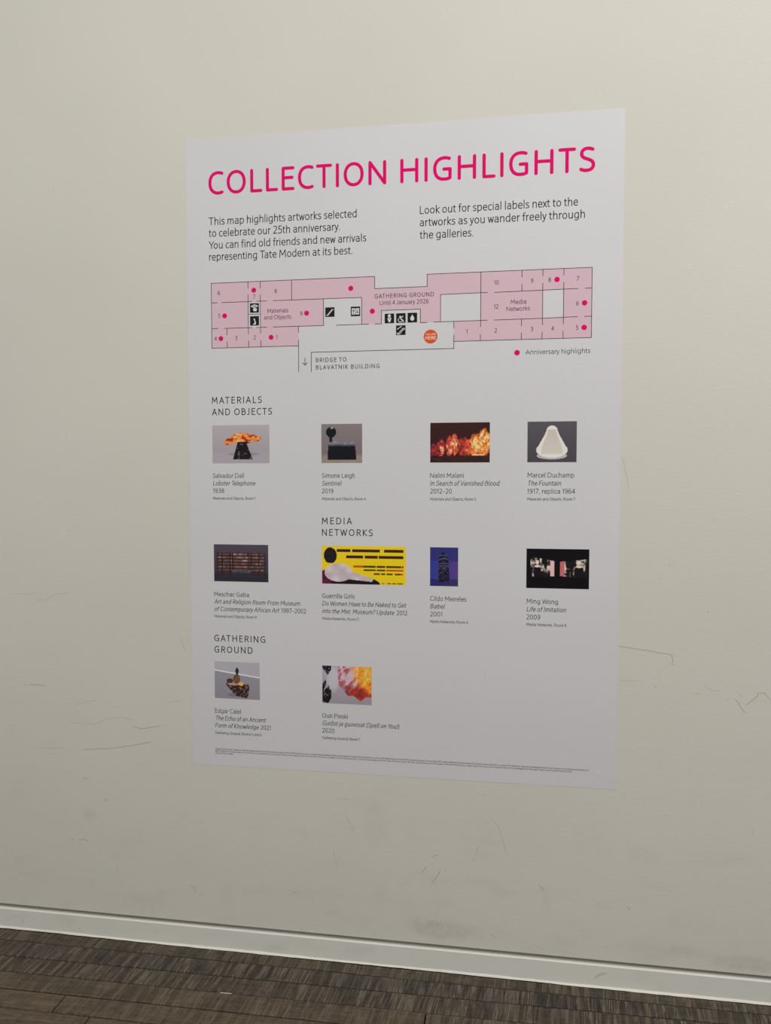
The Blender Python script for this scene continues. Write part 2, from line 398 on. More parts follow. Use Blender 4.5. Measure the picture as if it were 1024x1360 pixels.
# monoline humanist alphabet: cap height 100, x height 70; (width, left bearing, right bearing, path)
G = {
 'A': (66, 2, 2, 'M 0 0 L 33 100 L 66 0 M 11 32 L 55 32'),
 'B': (54, 10, 6, 'M 0 0 L 0 100 L 22 100 C 54 100 54 55 24 55 L 0 55 M 24 55 C 64 55 64 0 22 0 L 0 0'),
 'C': (55, 7, 4, 'M 55 96 Q 46 100 38 100 C 10 100 0 76 0 50 C 0 24 10 0 38 0 Q 46 0 55 4'),
 'D': (62, 10, 7, 'M 0 0 L 0 100 L 18 100 C 50 100 62 80 62 50 C 62 20 50 0 18 0 Z'),
 'E': (43, 10, 5, 'M 43 100 L 0 100 L 0 0 L 43 0 M 0 54 L 39 54'),
 'F': (41, 10, 3, 'M 41 100 L 0 100 L 0 0 M 0 52 L 37 52'),
 'G': (63, 7, 9, 'M 60 96 Q 51 100 41 100 C 12 100 0 76 0 50 C 0 24 10 0 38 0 Q 54 0 63 6 L 63 47 L 38 47'),
 'H': (62, 10, 10, 'M 0 0 L 0 100 M 62 0 L 62 100 M 0 54 L 62 54'),
 'I': (0, 10, 10, 'M 0 0 L 0 100'),
 'J': (22, 3, 10, 'M 22 100 L 22 24 C 22 6 14 0 0 1'),
 'K': (52, 10, 2, 'M 0 0 L 0 100 M 50 100 L 3 54 L 52 0'),
 'L': (40, 10, 3, 'M 0 100 L 0 0 L 40 0'),
 'M': (76, 8, 8, 'M 0 0 L 6 100 L 38 30 L 70 100 L 76 0'),
 'N': (62, 10, 10, 'M 0 0 L 0 100 L 62 0 L 62 100'),
 'O': (72, 7, 7, 'O 36 50 36 50'),
 'P': (50, 10, 4, 'M 0 0 L 0 100 L 20 100 C 62 100 60 44 20 44 L 0 44'),
 'Q': (72, 7, 7, 'O 36 50 36 50 M 44 2 Q 56 -16 74 -14'),
 'R': (52, 10, 3, 'M 0 0 L 0 100 L 20 100 C 60 100 58 48 20 48 L 0 48 M 24 48 L 52 0'),
 'S': (48, 5, 5, 'M 45 95 Q 36 100 26 100 C 10 100 2 90 2 76 C 2 62 12 57 26 51 C 40 45 48 39 48 25 C 48 9 38 0 20 0 Q 9 0 0 6'),
 'T': (56, 3, 3, 'M 0 100 L 56 100 M 28 100 L 28 0'),
 'U': (58, 10, 10, 'M 0 100 L 0 32 C 0 8 12 0 29 0 C 46 0 58 8 58 32 L 58 100'),
 'V': (60, 2, 2, 'M 0 100 L 30 0 L 60 100'),
 'W': (92, 2, 2, 'M 0 100 L 23 0 L 46 92 L 69 0 L 92 100'),
 'Y': (56, 2, 2, 'M 0 100 L 28 46 L 56 100 M 28 46 L 28 0'),
 'Z': (50, 5, 5, 'M 2 100 L 50 100 L 0 0 L 50 0'),
 'a': (38, 6, 9, 'M 4 66 Q 12 70 20 70 C 34 70 38 62 38 48 L 38 0 M 38 41 L 24 41 C 6 41 0 32 0 19 C 0 6 8 0 17 0 C 30 0 38 9 38 22'),
 'b': (43, 9, 6, 'M 0 104 L 0 2 Q 8 0 16 0 C 36 0 43 14 43 36 C 43 56 38 70 24 70 C 12 70 3 60 0 46'),
 'c': (34, 6, 3, 'M 34 67 Q 28 70 22 70 C 6 70 0 54 0 35 C 0 14 6 0 22 0 Q 29 0 35 3'),
 'd': (43, 6, 9, 'M 43 104 L 43 0 M 43 68 Q 35 70 28 70 C 8 70 0 54 0 34 C 0 14 6 0 19 0 C 31 0 40 10 43 24'),
 'e': (41, 6, 5, 'M 1 36 L 41 36 C 42 58 36 70 22 70 C 6 70 0 52 0 35 C 0 12 8 0 24 0 Q 33 0 40 5'),
 'f': (24, 3, 1, 'M 27 102 Q 23 104 20 104 C 11 104 9 97 9 84 L 9 0 M 0 68 L 24 68'),
 'g': (43, 6, 9, 'M 43 68 Q 35 70 28 70 C 8 70 0 54 0 35 C 0 14 6 2 19 2 C 31 2 40 12 43 26 M 43 68 L 43 -2 C 43 -20 34 -27 20 -27 Q 11 -27 4 -23'),
 'h': (39, 9, 9, 'M 0 104 L 0 0 M 0 44 C 3 60 12 70 23 70 C 34 70 39 63 39 48 L 39 0'),
 'i': (0, 9, 9, 'M 0 70 L 0 0 M 0 93 L 0 95'),
 'j': (10, 0, 9, 'M 10 70 L 10 -12 C 10 -22 6 -27 -4 -26 M 10 93 L 10 95'),
 'k': (36, 9, 1, 'M 0 104 L 0 0 M 35 70 L 3 38 L 37 0'),
 'l': (0, 9, 9, 'M 0 104 L 0 0'),
 'm': (70, 9, 9, 'M 0 70 L 0 0 M 0 44 C 3 60 11 70 21 70 C 31 70 35 63 35 48 L 35 0 M 35 44 C 38 60 46 70 56 70 C 66 70 70 63 70 48 L 70 0'),
 'n': (39, 9, 9, 'M 0 70 L 0 0 M 0 44 C 3 60 12 70 23 70 C 34 70 39 63 39 48 L 39 0'),
 'o': (45, 6, 6, 'O 22.5 35 22.5 35'),
 'p': (43, 9, 6, 'M 0 70 L 0 -27 M 0 46 C 3 60 12 70 24 70 C 38 70 43 56 43 36 C 43 14 36 0 16 0 Q 8 0 0 2'),
 'q': (43, 6, 9, 'M 43 70 L 43 -27 M 43 68 Q 35 70 28 70 C 8 70 0 54 0 34 C 0 14 6 0 19 0 C 31 0 40 10 43 24'),
 'r': (22, 9, 0, 'M 0 70 L 0 0 M 0 42 C 3 60 10 70 22 69'),
 's': (32, 5, 4, 'M 30 66 Q 24 70 17 70 C 6 70 1 63 1 54 C 1 44 8 40 17 36 C 26 32 32 28 32 18 C 32 6 25 0 13 0 Q 6 0 0 4'),
 't': (24, 2, 3, 'M 8 88 L 8 20 C 8 5 12 0 24 2 M 0 68 L 24 68'),
 'u': (39, 9, 9, 'M 0 70 L 0 22 C 0 7 5 0 16 0 C 28 0 36 10 39 26 M 39 70 L 39 0'),
 'v': (38, 1, 1, 'M 0 70 L 19 0 L 38 70'),
 'w': (60, 1, 1, 'M 0 70 L 15 0 L 30 64 L 45 0 L 60 70'),
 'x': (36, 1, 1, 'M 0 70 L 36 0 M 36 70 L 0 0'),
 'y': (38, 1, 1, 'M 0 70 L 19 2 M 38 70 L 16 -10 C 12 -21 8 -26 -2 -26'),
 'z': (32, 4, 4, 'M 1 70 L 32 70 L 0 0 L 33 0'),
 '0': (44, 6, 6, 'O 22 50 22 50'),
 '1': (16, 7, 12, 'M 0 84 L 16 98 L 16 0'),
 '2': (42, 6, 6, 'M 2 93 Q 12 100 21 100 C 34 100 40 90 40 76 C 40 56 22 34 1 0 L 43 0'),
 '3': (40, 6, 6, 'M 2 95 Q 10 100 19 100 C 32 100 38 90 38 77 C 38 62 28 54 12 54 C 30 54 40 44 40 28 C 40 10 30 0 15 0 Q 7 0 0 4'),
 '4': (46, 4, 4, 'M 36 0 L 36 100 L 0 28 L 48 28'),
 '5': (40, 6, 6, 'M 37 100 L 6 100 L 4 58 Q 10 60 17 60 C 32 60 40 48 40 31 C 40 12 30 0 15 0 Q 7 0 0 4'),
 '6': (42, 6, 6, 'M 36 98 Q 30 100 26 100 C 8 100 0 70 0 36 C 0 12 8 0 22 0 C 36 0 42 14 42 31 C 42 48 36 60 24 60 C 12 60 2 50 0 36'),
 '7': (42, 4, 4, 'M 0 100 L 42 100 L 12 0'),
 '8': (42, 6, 6, 'O 21 76 17 24 O 21 26 21 26'),
 '9': (42, 6, 6, 'M 6 2 Q 12 0 16 0 C 34 0 42 30 42 64 C 42 88 34 100 20 100 C 6 100 0 86 0 69 C 0 52 6 40 18 40 C 30 40 40 50 42 64'),
 '.': (0, 8, 8, 'M 0 0 L 0 3'), ',': (6, 4, 7, 'M 6 3 L 1 -16'), "'": (0, 5, 5, 'M 0 100 L 0 78'),
 '?': (34, 5, 5, 'M 0 96 Q 8 100 16 100 C 28 100 34 92 34 80 C 34 64 15 58 15 42 L 15 30 M 15 0 L 15 3'),
 '!': (0, 9, 9, 'M 0 100 L 0 30 M 0 0 L 0 3'), '(': (18, 6, 2, 'M 18 108 C -4 80 -4 12 18 -18'),
 ')': (18, 2, 6, 'M 0 108 C 22 80 22 12 0 -18'), '-': (22, 5, 5, 'M 0 38 L 22 38'), '\u2013': (38, 4, 4, 'M 0 40 L 38 40'),
 '/': (30, 2, 2, 'M 0 -8 L 30 106'), '&': (62, 6, 3, 'M 60 0 L 14 66 C 2 84 12 100 24 100 C 38 100 42 82 32 70 C 22 60 0 50 0 26 C 0 8 12 0 24 0 C 44 0 56 18 58 44'),
 '\u00a9': (88, 5, 5, 'O 44 50 44 46 M 58 66 Q 52 72 45 72 C 34 72 28 62 28 50 C 28 38 34 28 45 28 Q 52 28 58 34'),
}
G['\u00ed'] = (6, 9, 6, 'M 0 70 L 0 0 M 0 86 L 8 102')
G['\u017e'] = G['z'][:3] + (G['z'][3] + ' M 7 101 L 16 88 L 25 101',)
G['\u00f3'] = G['o'][:3] + (G['o'][3] + ' M 20 86 L 28 102',)
KERN = {'Ta': -14, 'Te': -14, 'To': -12, 'Yo': -12, 'LT': -8, 'Wo': -6, 'AT': -8, 'TE': 0, 'at': 2, 'rt': 4}


def lay(text, hs, track, wt, space):
    """glyph origins in cap-100 units; returns (list, ink width)"""
    x = 0.0; out = []; first = True; last = 0.0
    for i, ch in enumerate(text):
        if ch == ' ': x += space + track; continue
        wd, lb, rb, d = G[ch]
        if first: x = wt / 2; first = False
        else: x += lb * hs + wt / 2
        if i: x += KERN.get(text[i - 1] + ch, 0)
        out.append((x, d)); x += wd * hs; last = x + wt / 2; x += wt / 2 + rb * hs + track
    return out, last


def text_geo(V, F, text, x0, z0, cap, width=None, wt=9.0, track=0.0, y=-0.001, italic=0.0, fit='scale', round_=False, seg=6, space=26):
    """millimetres on the wall; width = measured ink width"""
    hs = 1.0
    if width:
        tgt = width / cap * 100
        if fit == 'track':
            _, w0 = lay(text, 1, 0, wt, space); track = (tgt - w0) / (len(text) - 1)
        else:
            lo, hi = 0.4, 2.0
            for _ in range(30):
                hs = (lo + hi) / 2
                if lay(text, hs, track, wt, space * hs)[1] > tgt: hi = hs
                else: lo = hs
    gl, _ = lay(text, hs, track, wt, space * hs)
    k = cap / 100 / 1000
    for gx, d in gl:
        for pts, closed in parse(d, seg):
            P = []
            for px, pz in pts:
                zz = pz * (100 - wt) / 100 + wt / 2
                P.append((x0 / 1000 + (gx + px * hs + zz * italic) * k, z0 / 1000 + zz * k))
            ribbon(P, wt * k, V, F, y, 'round' if round_ else 'square', closed)


m_black = principled('ink_black', ink((30, 29, 31)), 0.7, 0.08)[0]
m_text = principled('ink_text', ink((22, 21, 25)), 0.7, 0.08)[0]
m_magenta = principled('ink_magenta', ink((208, 10, 98)), 0.7, 0.08)[0]
m_pink = principled('ink_pale_pink', ink((200, 173, 179)), 0.7, 0.08)[0]
m_line = principled('ink_plan_line', ink((70, 44, 54)), 0.7, 0.08)[0]
m_paperw = principled('ink_white', ink((203, 203, 201)), 0.7, 0.08)[0]
m_orange = principled('ink_orange', ink((202, 80, 42)), 0.7, 0.08)[0]
m_peach = principled('ink_peach', ink((250, 200, 176)), 0.7, 0.08)[0]

YS = -0.0006                       # face of the vinyl sheet


def Y(n): return YS - 0.00007 * n


# ------------------------------------------------------------ the poster
poster = bpy.data.objects.new('wall_poster', None); col.objects.link(poster)
poster['label'] = 'large white vinyl poster with pink title and floor plan stuck on the cream wall'
poster['category'] = 'poster'

m_sheet, nt, b = principled('vinyl_sheet', PAPER + (1,), 0.45, 0.35)
t = NT(nt); co = t.n('ShaderNodeTexCoord').outputs['Object']
t.link(t.mix(t.ramp(t.noise(co, 2.0, 2), 0.3, 0.7), tuple(x * 0.985 for x in PAPER) + (1,), tuple(x * 1.015 for x in PAPER) + (1,)), b.inputs['Base Color'])
bp = t.n('ShaderNodeBump'); bp.inputs['Strength'].default_value = 0.20; bp.inputs['Distance'].default_value = 0.0012
t.link(t.math('ADD', t.noise(t.mapping(co, (1, 1, 1.6)), 220, 3, 0.6), t.noise(t.mapping(co, (1, 1, 1.8)), 75, 2, 0.5)), bp.inputs['Height'])
t.link(bp.outputs[0], b.inputs['Normal'])
v, f = box_geo(0.0, 1.300, YS, 0.0, 0.5945, 2.5367)
mesh_obj('vinyl_sheet', v, f, m_sheet, poster)


class Print:
    def __init__(s, n=2): s.V = []; s.F = []; s.y = Y(n)

    def text(s, *a, **k): text_geo(s.V, s.F, *a, y=s.y, **k); return s

    def line(s, pts, wd, closed=False, cap='square'):
        ribbon([(a / 1000, b / 1000) for a, b in pts], wd / 1000, s.V, s.F, s.y, cap, closed); return s

    def poly(s, pts):
        b0 = len(s.V); s.V += [(a / 1000, s.y, b / 1000) for a, b in pts]; s.F.append(tuple(range(b0, b0 + len(pts)))); return s

    def rect(s, x0, x1, z0, z1): return s.poly([(x0, z0), (x1, z0), (x1, z1), (x0, z1)])

    def disc(s, cx, cz, r, rz=None, n=32):
        rz = rz or r
        return s.poly([(cx + r * math.cos(2 * math.pi * i / n), cz + rz * math.sin(2 * math.pi * i / n)) for i in range(n)])

    def make(s, name, mat, parent): return mesh_obj(name, s.V, s.F, mat, parent)


for s, x, wd in (('COLLECTION', 74, 549.5), ('HIGHLIGHTS', 665, 554.5)):
    Print().text(s, x, 2367, 70.5, wd, wt=13.8, fit='track', round_=True, seg=12).make('title_word', m_magenta, poster)
p = Print()
for s, z, wd in (('This map highlights artworks selected', 2276.5, 461), ('to celebrate our 25th anniversary.', 2241, 410.5),
                 ('You can find old friends and new arrivals', 2204.8, 490), ('representing Tate Modern at its best.', 2169.5, 447.5)):
    p.text(s, 73.5, z, 23.4, wd, wt=10)
p.make('intro_paragraph', m_text, poster)
p = Print()
for s, z, wd in (('Look out for special labels next to the', 2275.5, 450.5), ('artworks as you wander freely through', 2240, 470), ('the galleries.', 2204, 155.5)):
    p.text(s, 723, z, 23.4, wd, wt=10)
p.make('intro_paragraph', m_text, poster)

# ---- floor plan
p = Print(1)
for r in ((79.4, 588.5, 2041, 2101), (79.4, 198.5, 1962.5, 2041), (235, 432.5, 1962.5, 2041), (198.5, 235, 2040, 2041), (79.4, 354.5, 1903.5, 1962.5),
          (549, 588.5, 1961.5, 2041), (588.5, 745, 2000.5, 2065.5), (588.5, 608.6, 1961.5, 2000.5), (725, 745, 1961.5, 2000.5), (745, 784.5, 1961.5, 2101),
          (784.5, 901.5, 2041, 2101), (901.5, 1078, 1903.5, 2101.5), (1078, 1136.8, 2042, 2101.5), (1078, 1136.8, 1903.5, 1962.8), (1136.8, 1215, 1903.5, 2101.5),
          (823.6, 901.5, 1903, 1962)): p.rect(*r)
plan = p.make('floor_plan', m_pink, poster)
p = Print(3)
LW = 1.75
T, A_, B_, C_ = 2101, 2041.5, 1962.3, 1903.5
for pts in (
    [(79.4, C_), (79.4, T), (588.5, T), (588.5, 2065.5), (745, 2065.5), (745, T), (1215, T), (1215, C_), (823.6, C_)],
    [(79.4, C_), (354.5, C_)], [(354.7, 1943), (354.7, B_)], [(354.7, 1921), (354.7, 1825.5)], [(394, 1824.6), (394, 1883), (823.7, 1883), (823.7, 1922)], [(823.7, 1942.5), (823.7, B_)],
    [(197, T), (197, 2081.8)], [(197, 2062), (197, 1943.8)], [(197.4, 1922.6), (197.4, C_)],
    [(235.6, T), (235.6, 2081.2)], [(235.6, 2061), (235.6, 1944)], [(236.2, 1922.6), (236.2, C_)], [(334, T), (334, A_)],
    [(79.4, A_), (98, A_)], [(112.5, A_), (209, A_)], [(223, A_), (255.8, A_)], [(276.7, A_), (549.1, 2041), (549.1, 1961.5)], [(432.5, 2041), (432.5, B_)],
    [(79.4, B_ + .8), (99, B_ + .8)], [(120, B_ + .6), (209, B_ + .3)], [(223, B_), (255.5, B_)], [(276.2, B_), (432.5, 1961.8)],
    [(128.6, B_), (128.6, 1942.7)], [(128.8, 1921.7), (128.8, C_)], [(197, 2002.8), (235.6, 2002.8)],
    [(471.6, 1961.5), (569.6, 1961.7)], [(589, 1961.5), (608.6, 1961.3), (608.8, 2000.6), (725, 2000.6), (725, 1961), (744.2, 1960.9)],
    [(765, 1961.7), (823.6, 1961.6), (919.9, 1961.9)], [(941, 1961.7), (1078, 1962.3), (1136.8, 1963.2), (1175.5, 1963.6)], [(1195.5, 1963.7), (1215, 1963.8)],
    [(784.5, 1962), (784.5, 2040.6), (901.5, 2041.5), (920.7, 2041.6)], [(941.4, 2041), (1078, 2042.2), (1175.8, 2043.2)], [(1196.6, 2043), (1215, 2043.2)],
    [(901.6, T), (901.3, 1944.2)], [(901, 1921.8), (901, C_)], [(1019, T), (1019, 2082)], [(1019, 2061), (1019, 2041.4)],
    [(1078, T), (1078, 2082.4)], [(1078, 2061.4), (1078, 1943.8)], [(1077.2, 1922.8), (1077, C_)],
    [(1136.8, T), (1136.8, 2082.4)], [(1136.8, 2061.7), (1136.6, 1944)], [(1136.2, 1923.6), (1136, C_)],
    [(1018.6, 1961.8), (1018.6, 1943.1)], [(1018.6, 1922.9), (1018.5, C_)],
): p.line(pts, LW)
p.line([(374.4, 1866), (374.4, 1845.5)], 2.0).line([(367.5, 1852), (374.4, 1845), (381.3, 1852)], 2.0)
p.make('plan_walls', m_line, plan)
p = Print(3)


def centred(pr, s, cx, cz, cap, wt=11):
    _, wd = lay(s, 1, 0, wt, 26); wd *= cap / 100
    pr.text(s, cx - wd / 2, cz - cap / 2, cap, None, wt=wt)


for s, x, z in (('6', 103.5, 2071), ('7', 216.2, 2055.5), ('8', 284.4, 2070), ('5', 104, 2001), ('4', 91.6, 1932.5), ('3', 158, 1932.6), ('2', 216.7, 1932.5),
                ('1', 286.2, 1931.7), ('9', 363.7, 2000), ('10', 946.7, 2069.3), ('9', 1047.9, 2070.3), ('8', 1097.2, 2070.8), ('7', 1175.9, 2071.3),
                ('12', 945.9, 2000.3), ('6', 1175.5, 2001.5), ('5', 1175.1, 1932.8), ('1', 861.7, 1931.4), ('2', 945.1, 1931.2), ('3', 1048.3, 1932.5), ('4', 1106.8, 1932.8)):
    p = Print(3); centred(p, s, x, z, 12.8); p.make('room_number', m_line, plan)
p = Print(3); p.text('Materials', 257.6, 2004.7, 13, 65.5, wt=10.5).text('and Objects', 247, 1985.3, 13, 85.3, wt=10.5)
p.make('gallery_name', m_line, plan)
p = Print(3); p.text('GATHERING GROUND', 588.7, 2036.5, 12.6, 176, wt=12, fit='track').text('Until 4 January 2026', 603.4, 2016.5, 13, 145.8, wt=10.5)
p.make('gallery_name', m_line, plan)
p = Print(3); p.text('Media', 987.1, 2005.4, 13, 44.3, wt=10.5).text('Networks', 975.1, 1985.8, 13, 67.3, wt=10.5)
p.make('gallery_name', m_line, plan)
Print(3).text('BRIDGE TO', 408.2, 1852.7, 12.8, 94, wt=12, fit='track').text('BLAVATNIK BUILDING', 408.2, 1831, 12.8, 194.3, wt=12, fit='track').make('bridge_lettering', m_text, plan)
for x, z in ((215.1, 2075), (121.4, 2000.8), (108.7, 1932.2), (268.7, 1931.5), (380.2, 2000.4), (516.4, 2069), (581.4, 1999.3), (1117.8, 2070.8), (1195.1, 2001.9), (1194.7, 1932.6)):
    Print(3).disc(x, z, 7.7).make('highlight_dot', m_magenta, plan)
# you-are-here marker
yah = Print(3).disc(755.3, 1919.6, 20.3, n=48).make('you_are_here_marker', m_orange, plan)
yah['label'] = 'round orange you-are-here marker'
# icons: black tile (part of plan) with the white symbol in the same mesh
m_tile = [m_black, m_paperw]


def pictogram(x, z, draw, name='pictogram', s=28.3, backing=False):
    V, F, M = [], [], []

    def add(pr, mi):
        b0 = len(V); V.extend(pr.V); F.extend([tuple(b0 + q for q in ff) for ff in pr.F]); M.extend([mi] * len(pr.F))
    add(Print(3).rect(x, x + s, z, z + s), 0)
    for mi, fn in draw:
        pr = Print(4 if mi else 5); fn(pr, x, z); add(pr, mi)
    o = mesh_obj(name, V, F, m_tile, plan)
    for i, pl in enumerate(o.data.polygons): pl.material_index = M[i]
    return o


def shift(pts, x, z): return [(a + x, b + z) for a, b in pts]


def d_head(p, x, z):
    p.poly(shift([(2, 19.5), (5, 21), (8, 23.5), (14, 24.8), (20, 23.5), (23, 21), (26, 19.6), (24, 17.5), (20, 17), (16, 14.8), (11, 14.6), (8, 16.8), (4, 17)], x, z))
    p.poly(shift([(12, 13.5), (18, 13.5), (21, 12.5), (22, 9), (20.5, 4.2), (12, 4.2), (9.6, 8), (10, 11.5)], x, z))


def d_headk(p, x, z): p.disc(x + 10.5, z + 19.6, 2.2, 1.8, 10); p.disc(x + 16.5, z + 19.4, 2.2, 1.8, 10)


def d_sit(p, x, z):
    p.disc(x + 13.5, z + 18.5, 2.5, None, 12)
    p.poly(shift([(12.6, 16), (15.6, 16), (18, 11), (18.6, 6), (18, 2.8), (9.2, 2.8), (9.8, 5.4), (14, 7), (14.2, 11)], x, z))


def d_stairs(p, x, z): p.line(shift([(4.5, 5), (9, 5), (9, 9), (12.5, 9), (12.5, 13), (16, 13), (16, 17), (19.5, 17), (19.5, 21), (24, 21)], x, z), 2.4)


def d_liftw(p, x, z): p.rect(x + 3, x + 13.4, z + 5, z + 23.2); p.rect(x + 14.9, x + 25.3, z + 5, z + 23.2)


def d_liftk(p, x, z):
    p.line(shift([(8.2, 8), (8.2, 18)], x, z), 1.5).line(shift([(5.2, 15.5), (8.2, 18.8), (11.2, 15.5)], x, z), 1.5)
    p.line(shift([(20.1, 10), (20.1, 20)], x, z), 1.5).line(shift([(17.1, 12.5), (20.1, 9.2), (23.1, 12.5)], x, z), 1.5)


def d_wc(p, x, z):
    p.disc(x + 14, z + 21.8, 4.6, 4.4, 16)
    p.poly(shift([(9, 16.5), (19, 16.5), (19.4, 12.5), (16.6, 4), (14, 2.4), (11.4, 4), (8.6, 12.5)], x, z))


def d_wck(p, x, z): p.disc(x + 14, z + 12.3, 1.6, 1.5, 10)


def d_wheel(p, x, z):
    p.disc(x + 12.5, z + 17.8, 3.2, 3, 14)
    p.line([(x + 12.6 + 6.3 * math.cos(a), z + 8.6 + 6.1 * math.sin(a)) for a in [math.radians(q) for q in range(130, 345, 15)]], 1.9)
    p.line(shift([(13.5, 15), (15, 9.5), (19.3, 9), (21.8, 3.6)], x, z), 2.5).line(shift([(13.8, 14.2), (18, 16), (20.5, 19.8)], x, z), 2.0)


def d_drop(p, x, z):
    p.poly(shift([(14, 23.6), (11.6, 19.2), (8.6, 14.6), (7.8, 11), (9, 7.6), (11.4, 5.6), (14, 5), (16.6, 5.6), (19, 7.6), (20.2, 11), (19.4, 14.6), (16.4, 19.2)], x, z))


def d_esc(p, x, z):
    p.line(shift([(3, 3), (3, 5.5), (8.4, 5.8), (19.2, 18.6), (22.5, 19.4), (25.6, 18.6), (24.4, 15.6), (20.8, 15.2), (10.6, 2.8), (6.6, 2.2)], x, z), 1.7, closed=True)
    p.line(shift([(6.6, 18.8), (13.6, 24)], x, z), 1.8).poly(shift([(3, 16.6), (7.8, 16.8), (5, 21)], x, z)).poly(shift([(17, 26.2), (12, 25.4), (15.4, 21.6)], x, z))


pictogram(202.6, 2007.4, [(1, d_head), (0, d_headk)]); pictogram(202.6, 1968.6, [(1, d_sit)])
pictogram(438, 1986.9, [(1, d_stairs)]); pictogram(516.2, 1986.4, [(1, d_liftw), (0, d_liftk)])
pictogram(618.7, 1961.9 + .3, [(1, d_wc), (0, d_wck)]); pictogram(653, 1961.9 + .3, [(1, d_wheel)]); pictogram(687.1, 1962.4, [(1, d_drop)])
pictogram(652.7, 1926.8, [(1, d_esc)])
Print(4).text('YOU ARE', 740.2, 1923.6, 5.6, 30, wt=15).text('HERE', 739.8, 1910.8, 10, 31.4, wt=16, fit='track').make('marker_lettering', m_peach, plan)
lg = Print(2).disc(1006.6, 1865.9, 8.1).make('legend_dot', m_magenta, poster)
Print(2).text('Anniversary highlights', 1030.5, 1860, 13.9, 182, wt=9.5).make('legend_lettering', m_text, poster)

# ---- section headings
for rows in ((('MATERIALS', 77.2, 1733.2, 160.3), ('AND OBJECTS', 77.2, 1697.4, 192.6)), (('MEDIA', 424.7, 1362.9, 93), ('NETWORKS', 424.7, 1327.8, 157)),
             (('GATHERING', 76.3, 991.3, 165.8), ('GROUND', 76.3, 955.6, 124.5))):
    p = Print()
    for s, x, z, wd in rows: p.text(s, x, z, 20.4, wd, wt=12, fit='track')
    p.make('section_heading', m_black, poster)

# ---- captions
CAPS = [
    (77.5, 1503.8, [('Salvador Dal\u00ed', 101.3, 0), ('Lobster Telephone', 136, 1), ('1938', 36.3, 0)], ('Materials and Objects, Room 1', 136.3, 1436.4)),
    (424.9, 1503.8, [('Simone Leigh', 101.8, 0), ('Sentinel', 58.8, 1), ('2019', 35.8, 0)], ('Materials and Objects, Room 4', 135, 1436.2)),
    (755.4, 1504, [('Nalini Malani', 99, 0), ('In Search of Vanished Blood', 201.6, 1), ('2012\u201320', 64, 0)], ('Materials and Objects, Room 5', 135.3, 1436.7)),
    (1039.3, 1504.6, [('Marcel Duchamp', 132.4, 0), ('The Fountain', 94.7, 1), ('1917, replica 1964', 135.2, 0)], ('Materials and Objects, Room 7', 135.8, 1437.9)),
    (77.4, 1133.6, [('Meschac Gaba', 113.3, 0), ('Art and Religion Room From Museum', 275.6, 1), ('of Contemporary African Art| 1997\u20132002', 296, 1)], ('Materials and Objects, Room 9', 137, 1066.6)),
    (424.1, 1136.4, [('Guerrilla Girls', 101.1, 0), ('Do Women Have to Be Naked to Get', 258.2, 1), ('into the Met. Museum? Update| 2012', 262.8, 1)], ('Media Networks, Room 5', 113.2, 1069.2)),
    (756, 1136.1, [('Cildo Meireles', 108, 0), ('Babel', 41.5, 1), ('2001', 36, 0)], ('Media Networks, Room 6', 113.6, 1069.6)),
    (1040, 1135, [('Ming Wong', 89.7, 0), ('Life of Imitation', 111.7, 1), ('2009', 39.4, 0)], ('Media Networks, Room 8', 113.9, 1069.1)),
    (75.8, 763.2, [('Edgar Calel', 85, 0), ('The Echo of an Ancient', 165, 1), ('Form of Knowledge| 2021', 181.7, 1)], ('Gathering Ground, Rooms 5 and 6', 152, 695.4)),
    (422.8, 764.6, [('Outi Pieski', 79.9, 0), ('Gur\u017eot ja guovssat (Spell on You!)', 238.6, 1), ('2020', 38.4, 0)], ('Gathering Ground, Room 7', 118.6, 697.8)),
]
for x, z, rows, (small, sw, sz) in CAPS:
    p = Print()
    for i, (s, wd, it) in enumerate(rows):
        zz = z - 23.35 * i
        if '|' in s:
            a, bb = s.split('|'); bb = bb.strip(); full = lay(a + ' ' + bb, 1, 0, 9, 26)[1]; wa = lay(a, 1, 0, 9, 20)[1] / full * wd; wb = lay(bb, 1, 0, 9, 20)[1] / full * wd
            p.text(a, x, zz, 14.2, wa, wt=10, italic=0.2); p.text(bb, x + wd - wb, zz, 14.2, wb, wt=10)
        else: p.text(s, x, zz, 14.2, wd, wt=10, italic=0.2 if it else 0)
    p.text(small, x, sz, 8.6, sw, wt=11)
    p.make('caption', m_text, poster)

p = Print()
L1 = ('Salvador Dal\u00ed Lobster Telephone 1938 \u00a9 Salvador Dal\u00ed, DACS 2025. Simone Leigh Sentinel 2019 \u00a9 Simone Leigh. Courtesy Matthew Marks Gallery. '
      'Nalini Malani In Search of Vanished Blood 2012\u201320 \u00a9 Nalini Malani. Photo \u00a9 Tate. Marcel Duchamp The Fountain 1917, replica 1964 \u00a9 Association Marcel Duchamp, '
      'Paris and DACS, London 2025. Meschac Gaba Art and Religion Room From Museum of Contemporary African Art')
L2 = ('1997\u20132002 \u00a9 Meschac Gaba. Photo \u00a9 Tate. Guerrilla Girls Do Women Have to Be Naked to Get into the Met. Museum? Update 2012 \u00a9 Guerrilla Girls. Cildo Meireles Babel 2001 '
      '\u00a9 Cildo Meireles. Photo \u00a9 Tate. Ming Wong Life of Imitation 2009 \u00a9 Ming Wong. Edgar Calel The Echo of an Ancient Form of Knowledge 2021 \u00a9 Edgar Calel. Outi Pieski \u00a9 DACS 2025')
p.text(L1, 75, 645.2, 4.7, 1147.5, wt=12, seg=3).text(L2, 75, 638.2, 4.7, 1100, wt=12, seg=3).text('Photo \u00a9 Tate Modern', 75, 631.4, 4.7, 60, wt=12, seg=3)
p.make('credit_lines', m_text, poster)


